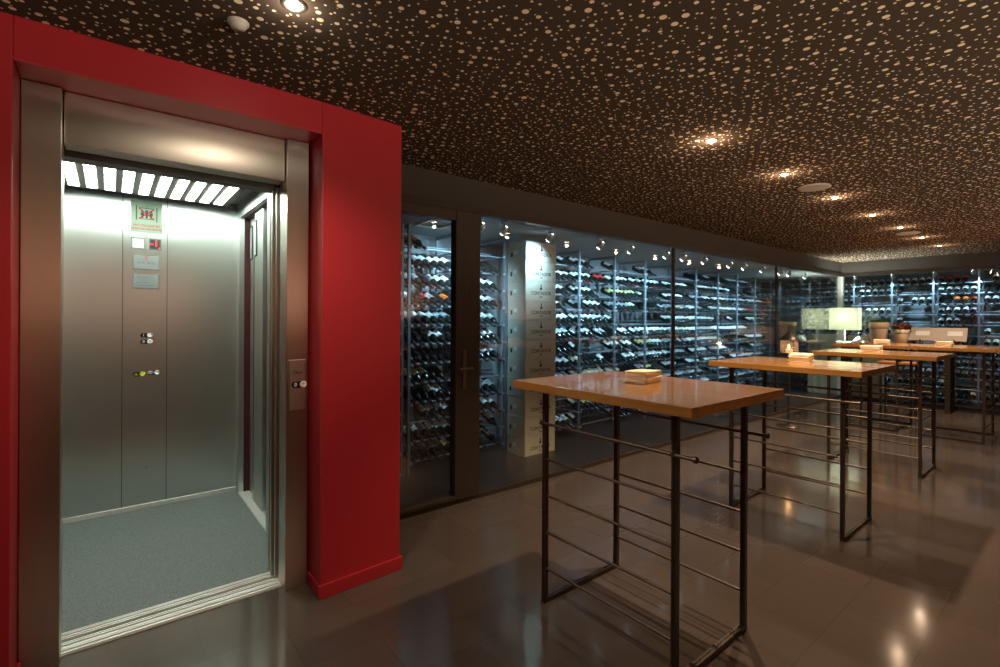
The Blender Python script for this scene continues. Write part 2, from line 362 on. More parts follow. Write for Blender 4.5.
struct('trim_6', MB().box(EX - 0.05, EX + 0.02, GY - 0.05, GY + 0.03, 0.036, HZ - 0.001), alu, 'pale metal post at the corner of the cellar glazing')
# cellar door
dr = MB()
dr.box(1.28, 1.30, GY - 0.045, GY + 0.045, 0.0361, HZ)
dr.box(2.115, 2.245, GY - 0.045, GY + 0.045, 0.0361, HZ)
door = struct('door_1', dr, bronze, 'dark bronze framed glass door into the wine cellar', bevel=0.004)
lf = MB().box(1.301, 1.37, GY - 0.055, GY + 0.02, 0.045, HZ - 0.002).box(2.012, 2.114, GY - 0.055, GY + 0.02, 0.045, HZ - 0.002).box(1.37, 2.012, GY - 0.055, GY + 0.02, 0.045, 0.075).box(1.37, 2.012, GY - 0.055, GY + 0.02, 2.135, HZ - 0.002)
leaf = lf.build('door_leaf', bronze, door, bevel=0.004)
MB().box(1.37, 2.012, GY - 0.012, GY + 0.0, 0.075, 2.135).build('glass_pane', glass, door)
hd = MB().box(2.072, 2.104, GY - 0.066, GY - 0.055, 0.875, 1.165).tube((2.088, GY - 0.06, 1.03), (2.088, GY - 0.105, 1.03), 0.009)
hd.tube((2.139, GY - 0.105, 1.03), (2.019, GY - 0.105, 1.03), 0.009).tube((2.088, GY - 0.0705, 1.135), (2.088, GY - 0.062, 1.135), 0.007)
hd.build('handle', rodsteel, door, bevel=0.004)

# ---------------------------------------------------------------- lift portal
portal = thing('lift_door_frame', 'tall brushed steel door frame around the open lift', 'door frame', (0.27, 2.65, 0))
PI = lambda mb, nm, m, par=portal, **k: mb.build(nm, m, par, **k)
def rel(par, mb): # builds in world coordinates under a parent standing at par.location
    L = par.location; mb.v = [(x - L.x, y - L.y, z - L.z) for x, y, z in mb.v]; return mb
PI(rel(portal, MB().box(-0.273, -0.154, 2.62, 2.75, 0, 2.318)), 'jamb', steel_m, bevel=0.003)
jr = PI(rel(portal, MB().box(0.703, 0.811, 2.62, 2.75, 0, 2.318)), 'jamb', steel_m, bevel=0.003)
PI(rel(portal, MB().box(-0.150, 0.699, 2.65, 2.75, 2.105, 2.318)), 'header', steel_h, bevel=0.003)
sill = MB().box(-0.16, 0.71, 2.685, 2.782, -0.001, 0.004)
for y in (2.690, 2.716, 2.728, 2.757, 2.772): sill.box(-0.16, 0.71, y, y + 0.009, 0.004, 0.010)
PI(rel(portal, sill), 'sill', alu)
cp = PI(rel(portal, MB().box(0.716, 0.800, 2.616, 2.62, 0.925, 1.185)), 'call_plate', mat('plate_steel', (0.50, 0.45, 0.40), 0.36, 1.0), bevel=0.002)
def pill(x, z, wdt, h, y0, y1, n=10):
    r = h / 2; pts = [(x + wdt / 2 - r + r * math.cos(t), z + r * math.sin(t)) for t in [R(-90 + 180 * i / n) for i in range(n + 1)]]
    pts += [(x - wdt / 2 + r + r * math.cos(t), z + r * math.sin(t)) for t in [R(90 + 180 * i / n) for i in range(n + 1)]]
    m = MB(); k = len(pts)
    return m.add([(a, y0, b) for a, b in pts] + [(a, y1, b) for a, b in pts], [tuple(range(k)), tuple(range(2 * k - 1, k - 1, -1))] + [(i, k + i, k + (i + 1) % k, (i + 1) % k) for i in range(k)])
def ring(x, y, z, r0, r1, th): # ring lying in an xz plane, facing -y
    return MB().lathe([(r0, 0), (r0, th), (r1, th), (r1, 0)], 18, Matrix.Translation((x, y, z)) @ Matrix.Rotation(R(90), 4, 'X'), cap=False)
def button_unit(par, x, y, z, sym, ringm, symm):
    b = PI(rel(par, pill(x, z, 0.075, 0.034, y - 0.004, y)), 'button_housing', black, par)
    L = par.location
    q = ring(x + 0.020, y - 0.004, z, 0.008, 0.0175, 0.004); q.lathe([(0.001, 0.0), (0.008, 0.001)], 14, Matrix.Translation((x + 0.020, y - 0.006, z)) @ Matrix.Rotation(R(90), 4, 'X'))
    o = rel(par, q).build('push_button', ringm, b); o['label'] = '%s ring push button' % ('yellow' if ringm is yellow else 'white')
    lettering(sym, 0.026, symm, (x - 0.018 - L.x, y - 0.0046 - L.y, z - L.z), (R(90), 0, 0), b, 'symbol')
button_unit(portal, 0.765, 2.616, 1.056, '0', white, white)
lettering('Thys', 0.026, dark_ink, (0.757 - 0.27, 2.6155 - 2.65, 1.118), (R(90), 0, 0), portal)

# ---------------------------------------------------------------- lift car
car = thing('lift_car', 'open lift car lined with brushed steel and lit by ceiling strips', 'lift', (0.25, 3.6, 0))
def C(mb, nm, m, **k): return rel(car, mb).build(nm, m, car, **k)
CB = 4.41
C(MB().box(-0.31, 1.0, 2.87, 4.45, -0.02, 0.0015), 'floor_mat', lino)
C(MB().box(-0.31, 0.0655, CB, CB + 0.03, 0.035, 2.32), 'wall_panel', car_steel)
C(MB().box(0.0695, 0.330, CB, CB + 0.03, 0.035, 2.32), 'wall_panel', car_steel)
C(MB().box(0.334, 0.80, CB, CB + 0.03, 0.035, 2.32), 'wall_panel', car_steel)
C(MB().box(-0.31, 0.80, CB + 0.004, CB + 0.03, 0.03, 2.32), 'seam_backing', darkmetal)
C(MB().box(-0.31, 0.80, CB - 0.012, CB + 0.03, 0.0016, 0.034), 'skirting', alu, bevel=0.002)
C(MB().box(-0.34, -0.31, 2.87, CB + 0.03, 0, 2.32), 'side_wall', car_steel)
C(MB().box(0.80, 0.835, 4.31, CB + 0.03, 0.0016, 2.32).box(0.80, 0.835, 2.90, 3.437, 0.0016, 2.32).box(0.80, 0.835, 3.4371, 4.3099, 2.195, 2.32), 'side_wall', car_steel)
C(MB().box(-0.34, 1.0, 2.87, CB + 0.03, 2.32, 2.34), 'ceiling_plate', white)
C(MB().box(-0.29, 0.70, 3.10, 4.235, 2.255, 2.285), 'light_tray', darkmetal, bevel=0.003)
for i in range(10):
    x = -0.212 + i * 0.0905
    C(MB().box(x, x + 0.052, 3.40, 4.17, 2.249, 2.2549), 'light_strip', strip_m)
C(MB().box(-0.34, 0.86, 2.80, 2.90, 2.09, 2.32), 'door_header', darkmetal, bevel=0.003)
cs = MB().box(-0.31, 0.71, 2.805, 2.87, -0.001, 0.004)
for y in (2.808, 2.824, 2.846, 2.859): cs.box(-0.31, 0.71, y, y + 0.008, 0.004, 0.009)
C(cs, 'sill', alu)
# sliding front door folded away at the right, edge on
C(MB().box(0.692, 0.80, 2.775, 2.797, 0.012, 2.10), 'door_panel', steel_m, bevel=0.002)
C(MB().box(0.680, 0.80, 2.815, 2.838, 0.012, 2.09), 'door_panel', steel_m, bevel=0.002)
C(MB().box(0.690, 0.83, 2.902, 2.93, 0.0016, 2.32), 'front_return', car_steel, bevel=0.002)
# closed second door inside the side opening
C(MB().box(0.985, 1.0, 3.40, 4.34, 0.012, 2.31), 'door_backing', gasket)
C(MB().box(0.837, 0.984, 3.40, 3.4366, 0.012, 2.31).box(0.837, 0.984, 4.3104, 4.34, 0.012, 2.31), 'door_backing', gasket)
for y0, y1, dx in ((4.09, 4.3095, 0.03), (3.78, 4.03, 0.0), (3.4375, 3.74, 0.03)):
    p = C(MB().box(0.850 + dx, 0.880 + dx, y0, y1, 0.014, 2.19), 'door_panel', car_steel, bevel=0.002)
    ym = y1 - 0.05
    f = C(MB().box(0.843 + dx, 0.8499 + dx, ym - 0.035, ym + 0.035, 1.86, 2.13), 'window_frame', black); f.parent = p
    g2 = C(MB().box(0.840 + dx, 0.8429 + dx, ym - 0.022, ym + 0.022, 1.875, 2.115), 'pane', lit_window); g2.parent = f
C(MB().box(0.855, 0.877, 4.035, 4.085, 0.014, 2.19), 'glass_edge', darkglass)
C(MB().box(0.836, 0.984, 3.4371, 4.3099, 2.192, 2.31), 'door_header', darkmetal)
ss = MB().box(0.80, 0.96, 3.438, 4.309, 0.0016, 0.010)
for x in (0.803, 0.828, 0.853, 0.878): ss.box(x, x + 0.008, 3.438, 4.309, 0.010, 0.016)
C(ss, 'side_sill', alu)
# things fixed on the car's control column (all on its rear wall, facing the viewer)
Lc = car.location
st = C(MB().box(0.112, 0.300, CB - 0.003, CB, 2.022, 2.250), 'notice', sticker); st['label'] = 'pale green fire notice with red lettering'
pm = MB().box(0.142, 0.148, CB - 0.0042, CB - 0.0031, 2.110, 2.215).box(0.264, 0.270, CB - 0.0042, CB - 0.0031, 2.105, 2.210)
for z in (2.118, 2.197): pm.box(0.160, 0.252, CB - 0.0042, CB - 0.0031, z, z + 0.004)
pm.box(0.2045, 0.2075, CB - 0.0042, CB - 0.0031, 2.198, 2.218)
for x, s_ in ((0.180, 1.0), (0.206, 1.12), (0.232, 1.0)):
    pm.add(*[(lambda vs: (vs, [tuple(range(len(vs)))]))([(x + 0.008 * s_ * math.cos(t), CB - 0.0042, 2.176 + 0.008 * s_ * math.sin(t)) for t in [2 * math.pi * i / 12 for i in range(12)]])][0])
    pm.box(x - 0.010 * s_, x + 0.010 * s_, CB - 0.0042, CB - 0.0031, 2.147, 2.167); pm.box(x - 0.006, x + 0.006, CB - 0.0042, CB - 0.0031, 2.126, 2.147)
pq = C(pm, 'pictogram', dark_ink); pq.parent = st
xm = MB()
for a in (1, -1):
    M = Matrix.Translation((0.206, CB - 0.0055, 2.158)) @ Matrix.Rotation(R(a * 40), 4, 'Y')
    xm.box(-0.058, 0.058, -0.0004, 0.0004, -0.0035, 0.0035, M=M)
xo = C(xm, 'cross', red_ink); xo.parent = st
for t, z in (('NO UTILIZAR EN', 2.072), ('CASO DE INCENDIO', 2.046)):
    lettering(t, 0.0205, red_ink, (0.206 - Lc.x, CB - 0.0036 - Lc.y, z), (R(90), 0, 0), st)
def plate(x0, x1, z0, z1, nm, m, fm=grey_line):
    f = C(MB().box(x0, x1, CB - 0.005, CB, z0, z1), nm, fm, bevel=0.004)
    q = C(MB().box(x0 + 0.008, x1 - 0.008, CB - 0.0065, CB - 0.005, z0 + 0.008, z1 - 0.008), 'face', m); q.parent = f; return f
plate(0.115, 0.197, 1.897, 1.980, 'indicator_lamp', lit_window)
dsp = plate(0.218, 0.295, 1.897, 1.982, 'floor_display', black)
lettering('-1', 0.062, led_red, (0.254 - Lc.x, CB - 0.0072 - Lc.y, 1.944), (R(90), 0, 0), dsp)
C(MB().box(0.277, 0.285, CB - 0.0080, CB - 0.0066, 1.908, 1.916), 'lit_dot', led_red).parent = dsp
p1 = plate(0.127, 0.283, 1.748, 1.852, 'maker_plate', plate_m)
lettering('v', 0.045, red_ink, (0.205 - Lc.x, CB - 0.0072 - Lc.y, 1.836), (R(90), 0, 0), p1)
lettering('EN 81  450 kg', 0.017, dark_ink, (0.205 - Lc.x, CB - 0.0072 - Lc.y, 1.798), (R(90), 0, 0), p1)
p2 = plate(0.127, 0.283, 1.610, 1.716, 'maker_plate', plate_m)
gl_ = MB()
for i, (x, wd) in enumerate(((0.145, 0.10), (0.155, 0.05), (0.145, 0.07), (0.15, 0.11))): gl_.box(x, x + wd, CB - 0.0072, CB - 0.0066, 1.690 - i * 0.019, 1.693 - i * 0.019)
C(gl_, 'engraving', dark_ink).parent = p2
button_unit(car, 0.209, CB, 1.268, '1', white, white)
button_unit(car, 0.209, CB, 1.222, '0', white, white)
button_unit(car, 0.165, CB, 0.986, '△', yellow, yellow)
button_unit(car, 0.252, CB, 0.992, '◁▷', white, white)
C(MB().lathe([(0.004, 0), (0.004, 0.003)], 12, Matrix.Translation((0.21, CB, 0.30)) @ Matrix.Rotation(R(90), 4, 'X')), 'key_switch', darkmetal)

# ---------------------------------------------------------------- high tables
TZ = 1.095
def make_table(label):
    t = thing('high_table', label, 'table', (0, 0, 0), 0, 'high bar tables standing in a row')
    MB().box(-0.387, 0.387, -0.481, 0.481, TZ - 0.039, TZ).build('tabletop', oak, t, bevel=0.0025)
    for x in (-0.28, 0.28):
        for y in (-0.355, 0.355):
            l = MB().box(x - 0.0115, x + 0.0115, y - 0.0115, y - 0.0015, 0.024, TZ - 0.0391).box(x - 0.0115, x + 0.0115, y + 0.0015, y + 0.0115, 0.024, TZ - 0.0391).box(x - 0.008, x + 0.008, y - 0.0015, y + 0.0015, 0.024, TZ - 0.0391)
            l.build('leg', legsteel, t)
    for y in (-0.355, 0.355):
        MB().box(-0.2915, 0.2915, y - 0.0125, y - 0.0015, 0, 0.024).box(-0.2915, 0.2915, y + 0.0015, y + 0.0125, 0, 0.024).box(-0.2915, 0.2915, y - 0.0015, y + 0.0015, 0, 0.018).build('floor_bar', legsteel, t)
        MB().box(-0.268, 0.268, y - 0.0115, y + 0.0115, TZ - 0.064, TZ - 0.0392).build('top_bar', legsteel, t)
    for sx in (-1, 1):
        x = sx * 0.28
        for k, z in enumerate((0.172, 0.35, 0.53, 0.71)):
            MB().tube((x, -0.3434, z), (x, 0.3434, z), 0.0065).build('rung', rodsteel, t)
        xo = sx * 0.2995
        MB().tube((xo, -0.44, 0.89), (xo, 0.37, 0.89), 0.0075).tube((xo, -0.452, 0.89), (xo, -0.44, 0.89), 0.013).box(xo - 0.010, xo + 0.010, 0.35, 0.362, 0.88, 0.90).box(xo - 0.010, xo + 0.010, -0.362, -0.35, 0.88, 0.90).build('hanging_rail', rodsteel, t)
    return t
tb0 = make_table('honey wood high table nearest the red pillar, its ladder base unobstructed')
tb0.location = (1.965, 1.38, 0)
for lab, x, y, rz in (('honey wood high table, second out from the red pillar', 3.92, 1.40, 0),
                      ('honey wood high table, third out from the red pillar', 5.93, 1.39, 0),
                      ('high table turned sideways, in front of the table lamp and flower pots', 8.11, 1.93, 90),
                      ('high table turned sideways, in front of the tilted display board', 8.11, 1.145, 90),
                      ('last of the sideways high tables, barely in view past the display board', 8.11, 0.36, 90)):
    t = dup(tb0); t['label'] = lab; t.location = (x, y, 0); t.rotation_euler.z = R(rz)
# napkin stacks
rng = random.Random(5)
for lab, x, y, rz, (a, b, h) in (('stack of kraft paper napkins on the high table nearest the red pillar', 2.045, 1.418, 6, (0.16, 0.105, 0.058)),
                       ('stack of kraft paper napkins on the second high table, below the lantern', 4.04, 1.43, 10, (0.17, 0.13, 0.060)),
                       ('stack of kraft paper napkins on the third high table', 6.08, 1.50, 4, (0.15, 0.16, 0.055)),
                       ('stack of kraft paper napkins in front of the plant pots', 8.03, 1.87, 2, (0.14, 0.15, 0.060)),
                       ('stack of kraft paper napkins below the tilted display board', 7.98, 1.24, 0, (0.14, 0.15, 0.060))):
    m = MB(); n = 9
    for i in range(n):
        z0 = i * h / n; jx, jy = rng.uniform(-.006, .006), rng.uniform(-.006, .006); wv = 0.004 * math.sin(i * 1.3)
        q = 6; vs = []; 
        for zz in (z0 + 0.0004, z0 + h / n - 0.0014):
            for (ux, uy) in ((-1, -1), (-.3, -1.0), (.3, -1), (1, -1), (1, 0), (1, 1), (.3, 1), (-.3, 1), (-1, 1), (-1, 0)):
                sag = 0.003 * (abs(ux) > .9) * (i / n) * rng.uniform(-1, 1)
                vs.append((jx + ux * a / 2 * (1 + rng.uniform(-.035, .035)), jy + uy * b / 2 * (1 + rng.uniform(-.04, .04)) + wv * (abs(uy) > .5) * ux * 0.4, zz + sag))
        k = 10; m.add(vs, [tuple(range(k))[::-1], tuple(range(k, 2 * k))] + [(j, (j + 1) % k, k + (j + 1) % k, k + j) for j in range(k)])
    o = m.build('napkin_stack', paper, None, (x, y, TZ + 0.0005), R(rz)); tag(o, lab, 'napkins', 'napkin stacks on the high tables')

# ---------------------------------------------------------------- racks and bottles
ROWS = [2.05 - 0.178 * k for k in range(12)]
TILT = R(25)
CA, SA = math.cos(TILT), math.sin(TILT)
REAR_W, REAR_Z = 0.05 + 0.16 * CA + 0.0235 * SA, 0.16 * SA - 0.0235 * CA
clamp_me = MB().box(0, 0.021, -0.020, -0.010, -0.011, 0.011).tube((0.0105, -0.020, 0), (0.0105, -0.026, 0), 0.008, 8).mesh('clamp', bolt_m)
def make_rack(origin, ang, width, label, last, first=True, zoff=0.0):
    """one rack bay; local x runs along the front, y into the wall"""
    t = thing('wine_rack', label, 'wine rack', (*origin, 0), ang, 'metal wine rack bays in the cellar')
    for x in ([0.0] if not last else [0.0, width]):
        sx = x
        MB().box(sx - 0.0125, sx + 0.0125, -0.0125, 0.0125, 0, 2.245).build('post', rackpost, t)
        MB().box(sx - 0.0125, sx + 0.0125, 0.40, 0.425, 0, 2.245).build('post', rackpost, t)
        MB().box(sx - 0.0124, sx + 0.0124, 0.0126, 0.3999, 2.215, 2.245).build('top_bar', rackpost, t)
    for z in ROWS:
        for x in (0.0135, width - 0.0345):
            c = link('clamp', clamp_me, t); c.location = (x, 0, z + zoff)
    w1, dz = REAR_W, REAR_Z
    for z in ROWS:
        f = MB().tube((0.013, 0.05, z + zoff), (width - 0.013, 0.05, z + zoff), 0.008, 8)
        for x in (0.024, width - 0.024): f.box(x - 0.004, x + 0.004, -0.012, 0.40, z + zoff - 0.004, z + zoff + 0.004)
        f.build('front_rail', rackrail, t)
        MB().tube((0.013, w1, z + zoff + dz), (width - 0.013, w1, z + zoff + dz), 0.008, 8).build('rear_rail', rackrail, t)
    return t
def bottle_parts(n, lod=0):
    M = Matrix.Rotation(R(-90), 4, 'X')   # lathe axis z -> +y
    prof = [(0.012, 0.0), (0.0145, 0.002), (0.0145, 0.018), (0.0135, 0.02), (0.0140, 0.078), (0.020, 0.096), (0.033, 0.116), (0.038, 0.132), (0.038, 0.292), (0.034, 0.300)]
    if lod: prof = [(0.0145, 0.0), (0.0140, 0.078), (0.033, 0.116), (0.038, 0.132), (0.038, 0.295), (0.030, 0.300)]
    return M, prof
M_, P_ = bottle_parts(16)
bottle_me = MB().lathe(P_, 16, M_).mesh('wine_bottle', bottle_m)
def label_mb(n=8, r=0.0386, u0=0.150, u1=0.250, half=68):
    # M_ maps lathe (x, y, z) -> (x, z, -y): local up is lathe -y
    return MB().lathe([(r, u0), (r, u1)], n, M_, a0=R(-90 - half), a1=R(-90 + half), cap=False)
label_mes = {k: label_mb().mesh('label_' + k, m) for k, m in (('white', lab_white), ('cream', lab_cream), ('red', lab_red), ('orange', lab_orange), ('yellow', lab_yellow), ('grey', lab_grey))}
cap_mes = {k: MB().lathe([(0.0128, -0.0008), (0.0152, 0.001), (0.0152, 0.046), (0.0143, 0.047)], 14, M_).mesh('capsule_' + k, m) for k, m in (('black', cap_black), ('red', cap_red))}
LOOK = {'white': 'white-labelled', 'cream': 'cream-labelled', 'red': 'red-labelled', 'orange': 'orange-labelled', 'yellow': 'yellow-labelled', 'grey': 'grey-labelled', None: 'unlabelled'}
ORD = ['first', 'second', 'third', 'fourth', 'fifth', 'sixth', 'seventh', 'eighth', 'ninth', 'tenth', 'eleventh', 'twelfth', 'thirteenth', 'fourteenth']
cinv = cam.matrix_world.inverted()
def px(p):
    q = cinv @ Vector(p); d = -q.z
    return (500 + 486 * q.x / d, 333.5 - 14.3 - 486 * q.y / d, d) if d > 0.1 else (-1, -1, 99)
FIX = {('bay behind the glass door', k): v for k, v in enumerate(('oo----', 'wwwwww', 'cgdwww', 'wdrwdo', 'gwwwgg', 'dddwwd', 'dddddd', 'yyydd-', 'dddwwd', '--wwww', 'gwwwww', 'gggggc'))}
FIX.update({('first bay past the crates', k): v for k, v in enumerate(('----wd', 'wwwwww', '---ww-', 'rr-w--', 'wwwwww'))})
FIX.update({('second bay past the crates', k): v for k, v in enumerate(('www---', 'wwww-rr', 'wwww---', 'gg-www-'))})
slots = []   # every bottle of the cellar: distance, look, transform, wording
rng = random.Random(21)
def fill(origin, ang, width, where, zoff=0.0, occ=0.74, hidden=None):
    n = int((width - 0.05) / 0.088); step = (width - 0.06) / n
    for k, z in enumerate(ROWS):
        full = rng.random(); keep = [True] * n
        if k == 0 and rng.random() < 0.45: full = 0.9
        if full > occ:
            a = rng.randint(0, n); 
            for i in range(n): keep[i] = (i < a) if rng.random() < 0.9 else False
            if rng.random() < 0.25: keep = [False] * n
        elif full > occ - 0.2:
            for i in rng.sample(range(n), max(1, n // 3)): keep[i] = False
        look = rng.choices(['white', 'cream', 'grey', None, 'red', 'orange', 'yellow'], [62, 8, 8, 16, 2.5, 1.5, 2])[0]
        fixed = FIX.get((where, k)); cnt = 0
        for i in range(n):
            if rng.random() < 0.22: look = rng.choices(['white', 'cream', 'grey', None, 'red', 'orange', 'yellow'], [60, 8, 8, 17, 2.5, 1.5, 3])[0]
            if fixed is not None:
                look = {'w': 'white', 'c': 'cream', 'g': 'grey', 'r': 'red', 'o': 'orange', 'y': 'yellow', 'd': None, '-': '-'}[fixed[min(i, len(fixed) - 1)]]
                if look == '-': continue
            elif not keep[i]: continue
            cnt += 1
            s = 0.03 + step * (i + 0.5) + rng.uniform(-.003, .003)
            t = TILT
            wp = 0.05 - 0.0229 * math.sin(t); zp = z + zoff + 0.0229 * math.cos(t)
            u = 0.060 + rng.uniform(-.012, .012)
            lw, lz = wp - u * math.cos(TILT), zp - u * math.sin(TILT)
            loc = Matrix.Translation((*origin, 0)) @ Matrix.Rotation(ang, 4, 'Z') @ Vector((s, lw, lz))
            slots.append((loc, ang, look, cnt, k, where))
bays = []
def bay(s0, s1, where, last=False, zoff=0.0, occ=0.74):
    make_rack(rk(s0), RA, s1 - s0, 'zinc wine rack, ' + where, last, zoff=zoff); fill(rk(s0), RA, s1 - s0, where, zoff, occ)
bay(-0.70, -0.03, 'sliver of bay beside the red pillar', True, -0.07)
bay(0.04, 0.62, 'bay behind the glass door', False, 0, 0.9)
bay(0.62, 1.20, 'bay between door and crates', True, 0, 0.88)
names = ['first bay past the crates', 'second bay past the crates', 'third bay past the crates', 'fourth bay past the crates', 'fifth bay past the crates', 'sixth bay past the crates',
         'seventh bay past the crates', 'eighth bay past the crates', 'ninth bay past the crates']
ps = [1.80, 2.43, 3.16, 3.90, 4.65, 5.42, 6.22, 7.01, 7.84, 8.66]
for i in range(9): bay(ps[i], ps[i + 1], names[i], i == 8)
ey = [3.90, 3.57, 3.004, 2.427, 1.859, 1.2965, 0.73, 0.165]
ew = ['end-wall bay beyond the corner', 'end-wall bay behind the corner post', 'end-wall bay behind the table lamp', 'end-wall bay behind the plant pots', 'end-wall bay behind the display board', 'end-wall bay past the display board', 'last end-wall bay at picture edge']
for i in range(7):
    o = (11.05, ey[i]); wd = ey[i] - ey[i + 1]
    make_rack(o, R(-90), wd, 'zinc wine rack, ' + ew[i], i == 6); fill(o, R(-90), wd, ew[i], 0, 0.58)
def shown(loc):
    x, y, d = px(loc)
    if not (403 < x < 998) or 455 < x < 479 or 506 < x < 552: return False
    if 552 <= x < 770 and y > 372 + (x - 600) * 0.05 and x < 700: return False
    return True
order = sorted(range(len(slots)), key=lambda i: (not shown(slots[i][0]), px(slots[i][0])[2]))
ind, rest = order[:300], order[300:]
for i in ind:
    loc, ang, look, cnt, k, where = slots[i]
    b = link('wine_bottle', bottle_me); b.location = loc; b.rotation_euler = (TILT, 0, ang)
    tag(b, '%s bottle, %s along %s row, %s' % (LOOK[look], ORD[cnt - 1], ORD[k], where), 'bottle', 'wine bottles lying in the cellar racks')
    if look: link('label', label_mes[look], b)
    link('capsule', cap_mes['red' if (i * 7) % 11 == 0 else 'black'], b)
m = MB(); mats_ = [bottle_m, lab_white, lab_cream, lab_grey, lab_red, lab_orange, lab_yellow, cap_black]; mid = {'white': 1, 'cream': 2, 'grey': 3, 'red': 4, 'orange': 5, 'yellow': 6}
_, P1 = bottle_parts(10, 1)
for i in rest:
    loc, ang, look, cnt, k, where = slots[i]
    T = Matrix.Translation(loc) @ Matrix.Rotation(ang, 4, 'Z') @ Matrix.Rotation(TILT, 4, 'X')
    m.lathe(P1, 10, T @ M_)
    if look: m.lathe([(0.0390, 0.150), (0.0390, 0.252)], 8, T @ M_, mid[look], R(-158), R(-22), False)
    m.lathe([(0.0128, -0.001), (0.0154, 0.001), (0.0154, 0.046)], 8, T @ M_, 7, cap=False)
tag(m.build('wine_bottle', mats_), 'many distant wine bottles filling the far cellar racks', 'bottles', kind='stuff')

# crates
def make_crate(label, group, a, b, h, text=True):
    t = thing('wine_crate', label, 'crate', (0, 0, 0), 0, group)
    bd = MB().box(0, a, 0, b, 0, h - 0.012); bd.build('box', crate_m, t, bevel=0.003)
    MB().box(-0.001, a + 0.001, -0.001, b + 0.001, h - 0.0115, h - 0.0005).build('lid', crate_m, t, bevel=0.002)
    if text:
        lettering('CONTADOR', 0.050, brown_ink, (a / 2, -0.0008, 0.070), (R(90), 0, 0), t)
        lettering('2008', 0.020, brown_ink, (a / 2, -0.0008, 0.032), (R(90), 0, 0), t)
        e = MB()
        x, z = a / 2, 0.108
        e.add([(x - .018, -.0012, z), (x + .018, -.0012, z), (x + .015, -.0012, z + .018), (x + .006, -.0012, z + .024), (x + .007, -.0012, z + .048), (x, -.0012, z + .068), (x - .007, -.0012, z + .048), (x - .006, -.0012, z + .024), (x - .015, -.0012, z + .018)], [tuple(range(9))])
        e.build('emblem', brown_ink, t)
        MB().box(-0.0022, -0.0012, b * 0.48, b * 0.66, 0.075, 0.115).build('tag', lab_white, t)
        MB().box(-0.0022, -0.0012, b * 0.74, b * 0.84, 0.050, 0.095).build('mark', brown_ink, t)
    return t
CH = 0.200; c0 = None; rng = random.Random(3)
for i in range(11):
    d = ORD[10 - i]
    lab = 'pale wooden wine crate, ' + ('topmost in the tall stack' if i == 10 else 'bottom one of the tall stack' if i == 0 else '%s from top in the tall stack' % d)
    if c0 is None: c0 = t = make_crate(lab, 'wine crates in the tall stack', 0.43, 0.285, CH)
    else: t = dup(c0); t['label'] = lab
    t.location = (3.288 + rng.uniform(-.004, .004), 3.685 + rng.uniform(-.004, .004), i * CH + 0.0005)
c1 = None
for col, (y0, nm) in enumerate(((2.50, 'behind the table lamp'), (3.16, 'behind the corner post'))):
    for i in range(6):
        lab = 'plain pale crate %s, %s' % (nm, 'lowest' if i == 0 else 'topmost' if i == 5 else '%s from the top' % ORD[5 - i])
        if c1 is None: c1 = t = make_crate(lab, 'plain crates stacked by the end racks', 0.26, 0.50, 0.19, False)
        else: t = dup(c1); t['label'] = lab
        t.location = (10.70 + rng.uniform(-.004, .004), y0 + rng.uniform(-.006, .006), i * 0.19 + 0.0005)

# ---------------------------------------------------------------- cellar spotlights
def make_cspot(label):
    t = thing('track_spotlight', label, 'spotlight', (0, 0, 0), 0, 'small silver spotlights under the cellar ceiling')
    MB().tube((0, 0, 0), (0, 0, -0.012), 0.028, 14).build('mount', silver, t)
    MB().tube((0, 0, -0.012), (0, 0, -0.055), 0.006, 8).build('stem', darkmetal, t)
    d = Vector((0, 0.75, -0.66)).normalized(); q = d.to_track_quat('Z', 'Y').to_matrix().to_4x4(); M = Matrix.Translation((0, 0.0, -0.070)) @ q
    h = MB().lathe([(0.012, -0.045), (0.022, -0.038), (0.030, 0.0), (0.034, 0.032), (0.031, 0.032), (0.028, 0.016)], 16, M, cap=False).build('head', silver, t)
    MB().lathe([(0.030, 0.020), (0.030, 0.034), (0.020, 0.042), (0.002, 0.046)], 16, M).build('lens', lens_m, h)
    return t
CSP = [2.51, 2.77, 3.35, 4.11, 4.64, 5.36, 5.75, 6.27, 6.98, 7.43, 8.05, 8.73, 9.09, 9.8]
wh = ['beside the glass door post', 'second past the glass door post', 'above the tall crate stack'] + ['%s past the crate stack' % ORD[i] for i in range(11)]
k0 = None
for i, x in enumerate(CSP):
    lab = 'silver spotlight on the cellar ceiling, %s' % wh[i]
    if k0 is None: k0 = t = make_cspot(lab)
    else: t = dup(k0); t['label'] = lab
    t.location = (x, 3.40, CZ); t.rotation_euler.z = RA
    d = Vector((0, 0.75, -0.66)).normalized()
    lamp('cellar_light', 'SPOT', (x, 3.40 + 0.04, CZ - 0.10), E_CELLAR * (0.5 if i == 2 else 1.0), COOL, (x + 0.05, 4.05, 1.72), 0.03, 98, 1.0)
for i, y in enumerate((2.91, 2.36, 1.80, 1.33, 0.75)):
    t = dup(k0); t['label'] = 'silver spotlight above the end racks, %s from the corner post' % ORD[i]
    t.location = (10.76, y, CZ); t.rotation_euler.z = R(-90)
    lamp('cellar_light', 'SPOT', (10.80, y, CZ - 0.10), E_CELLAR * 0.45, COOL, (11.15, y, 1.60), 0.03, 100, 0.9)

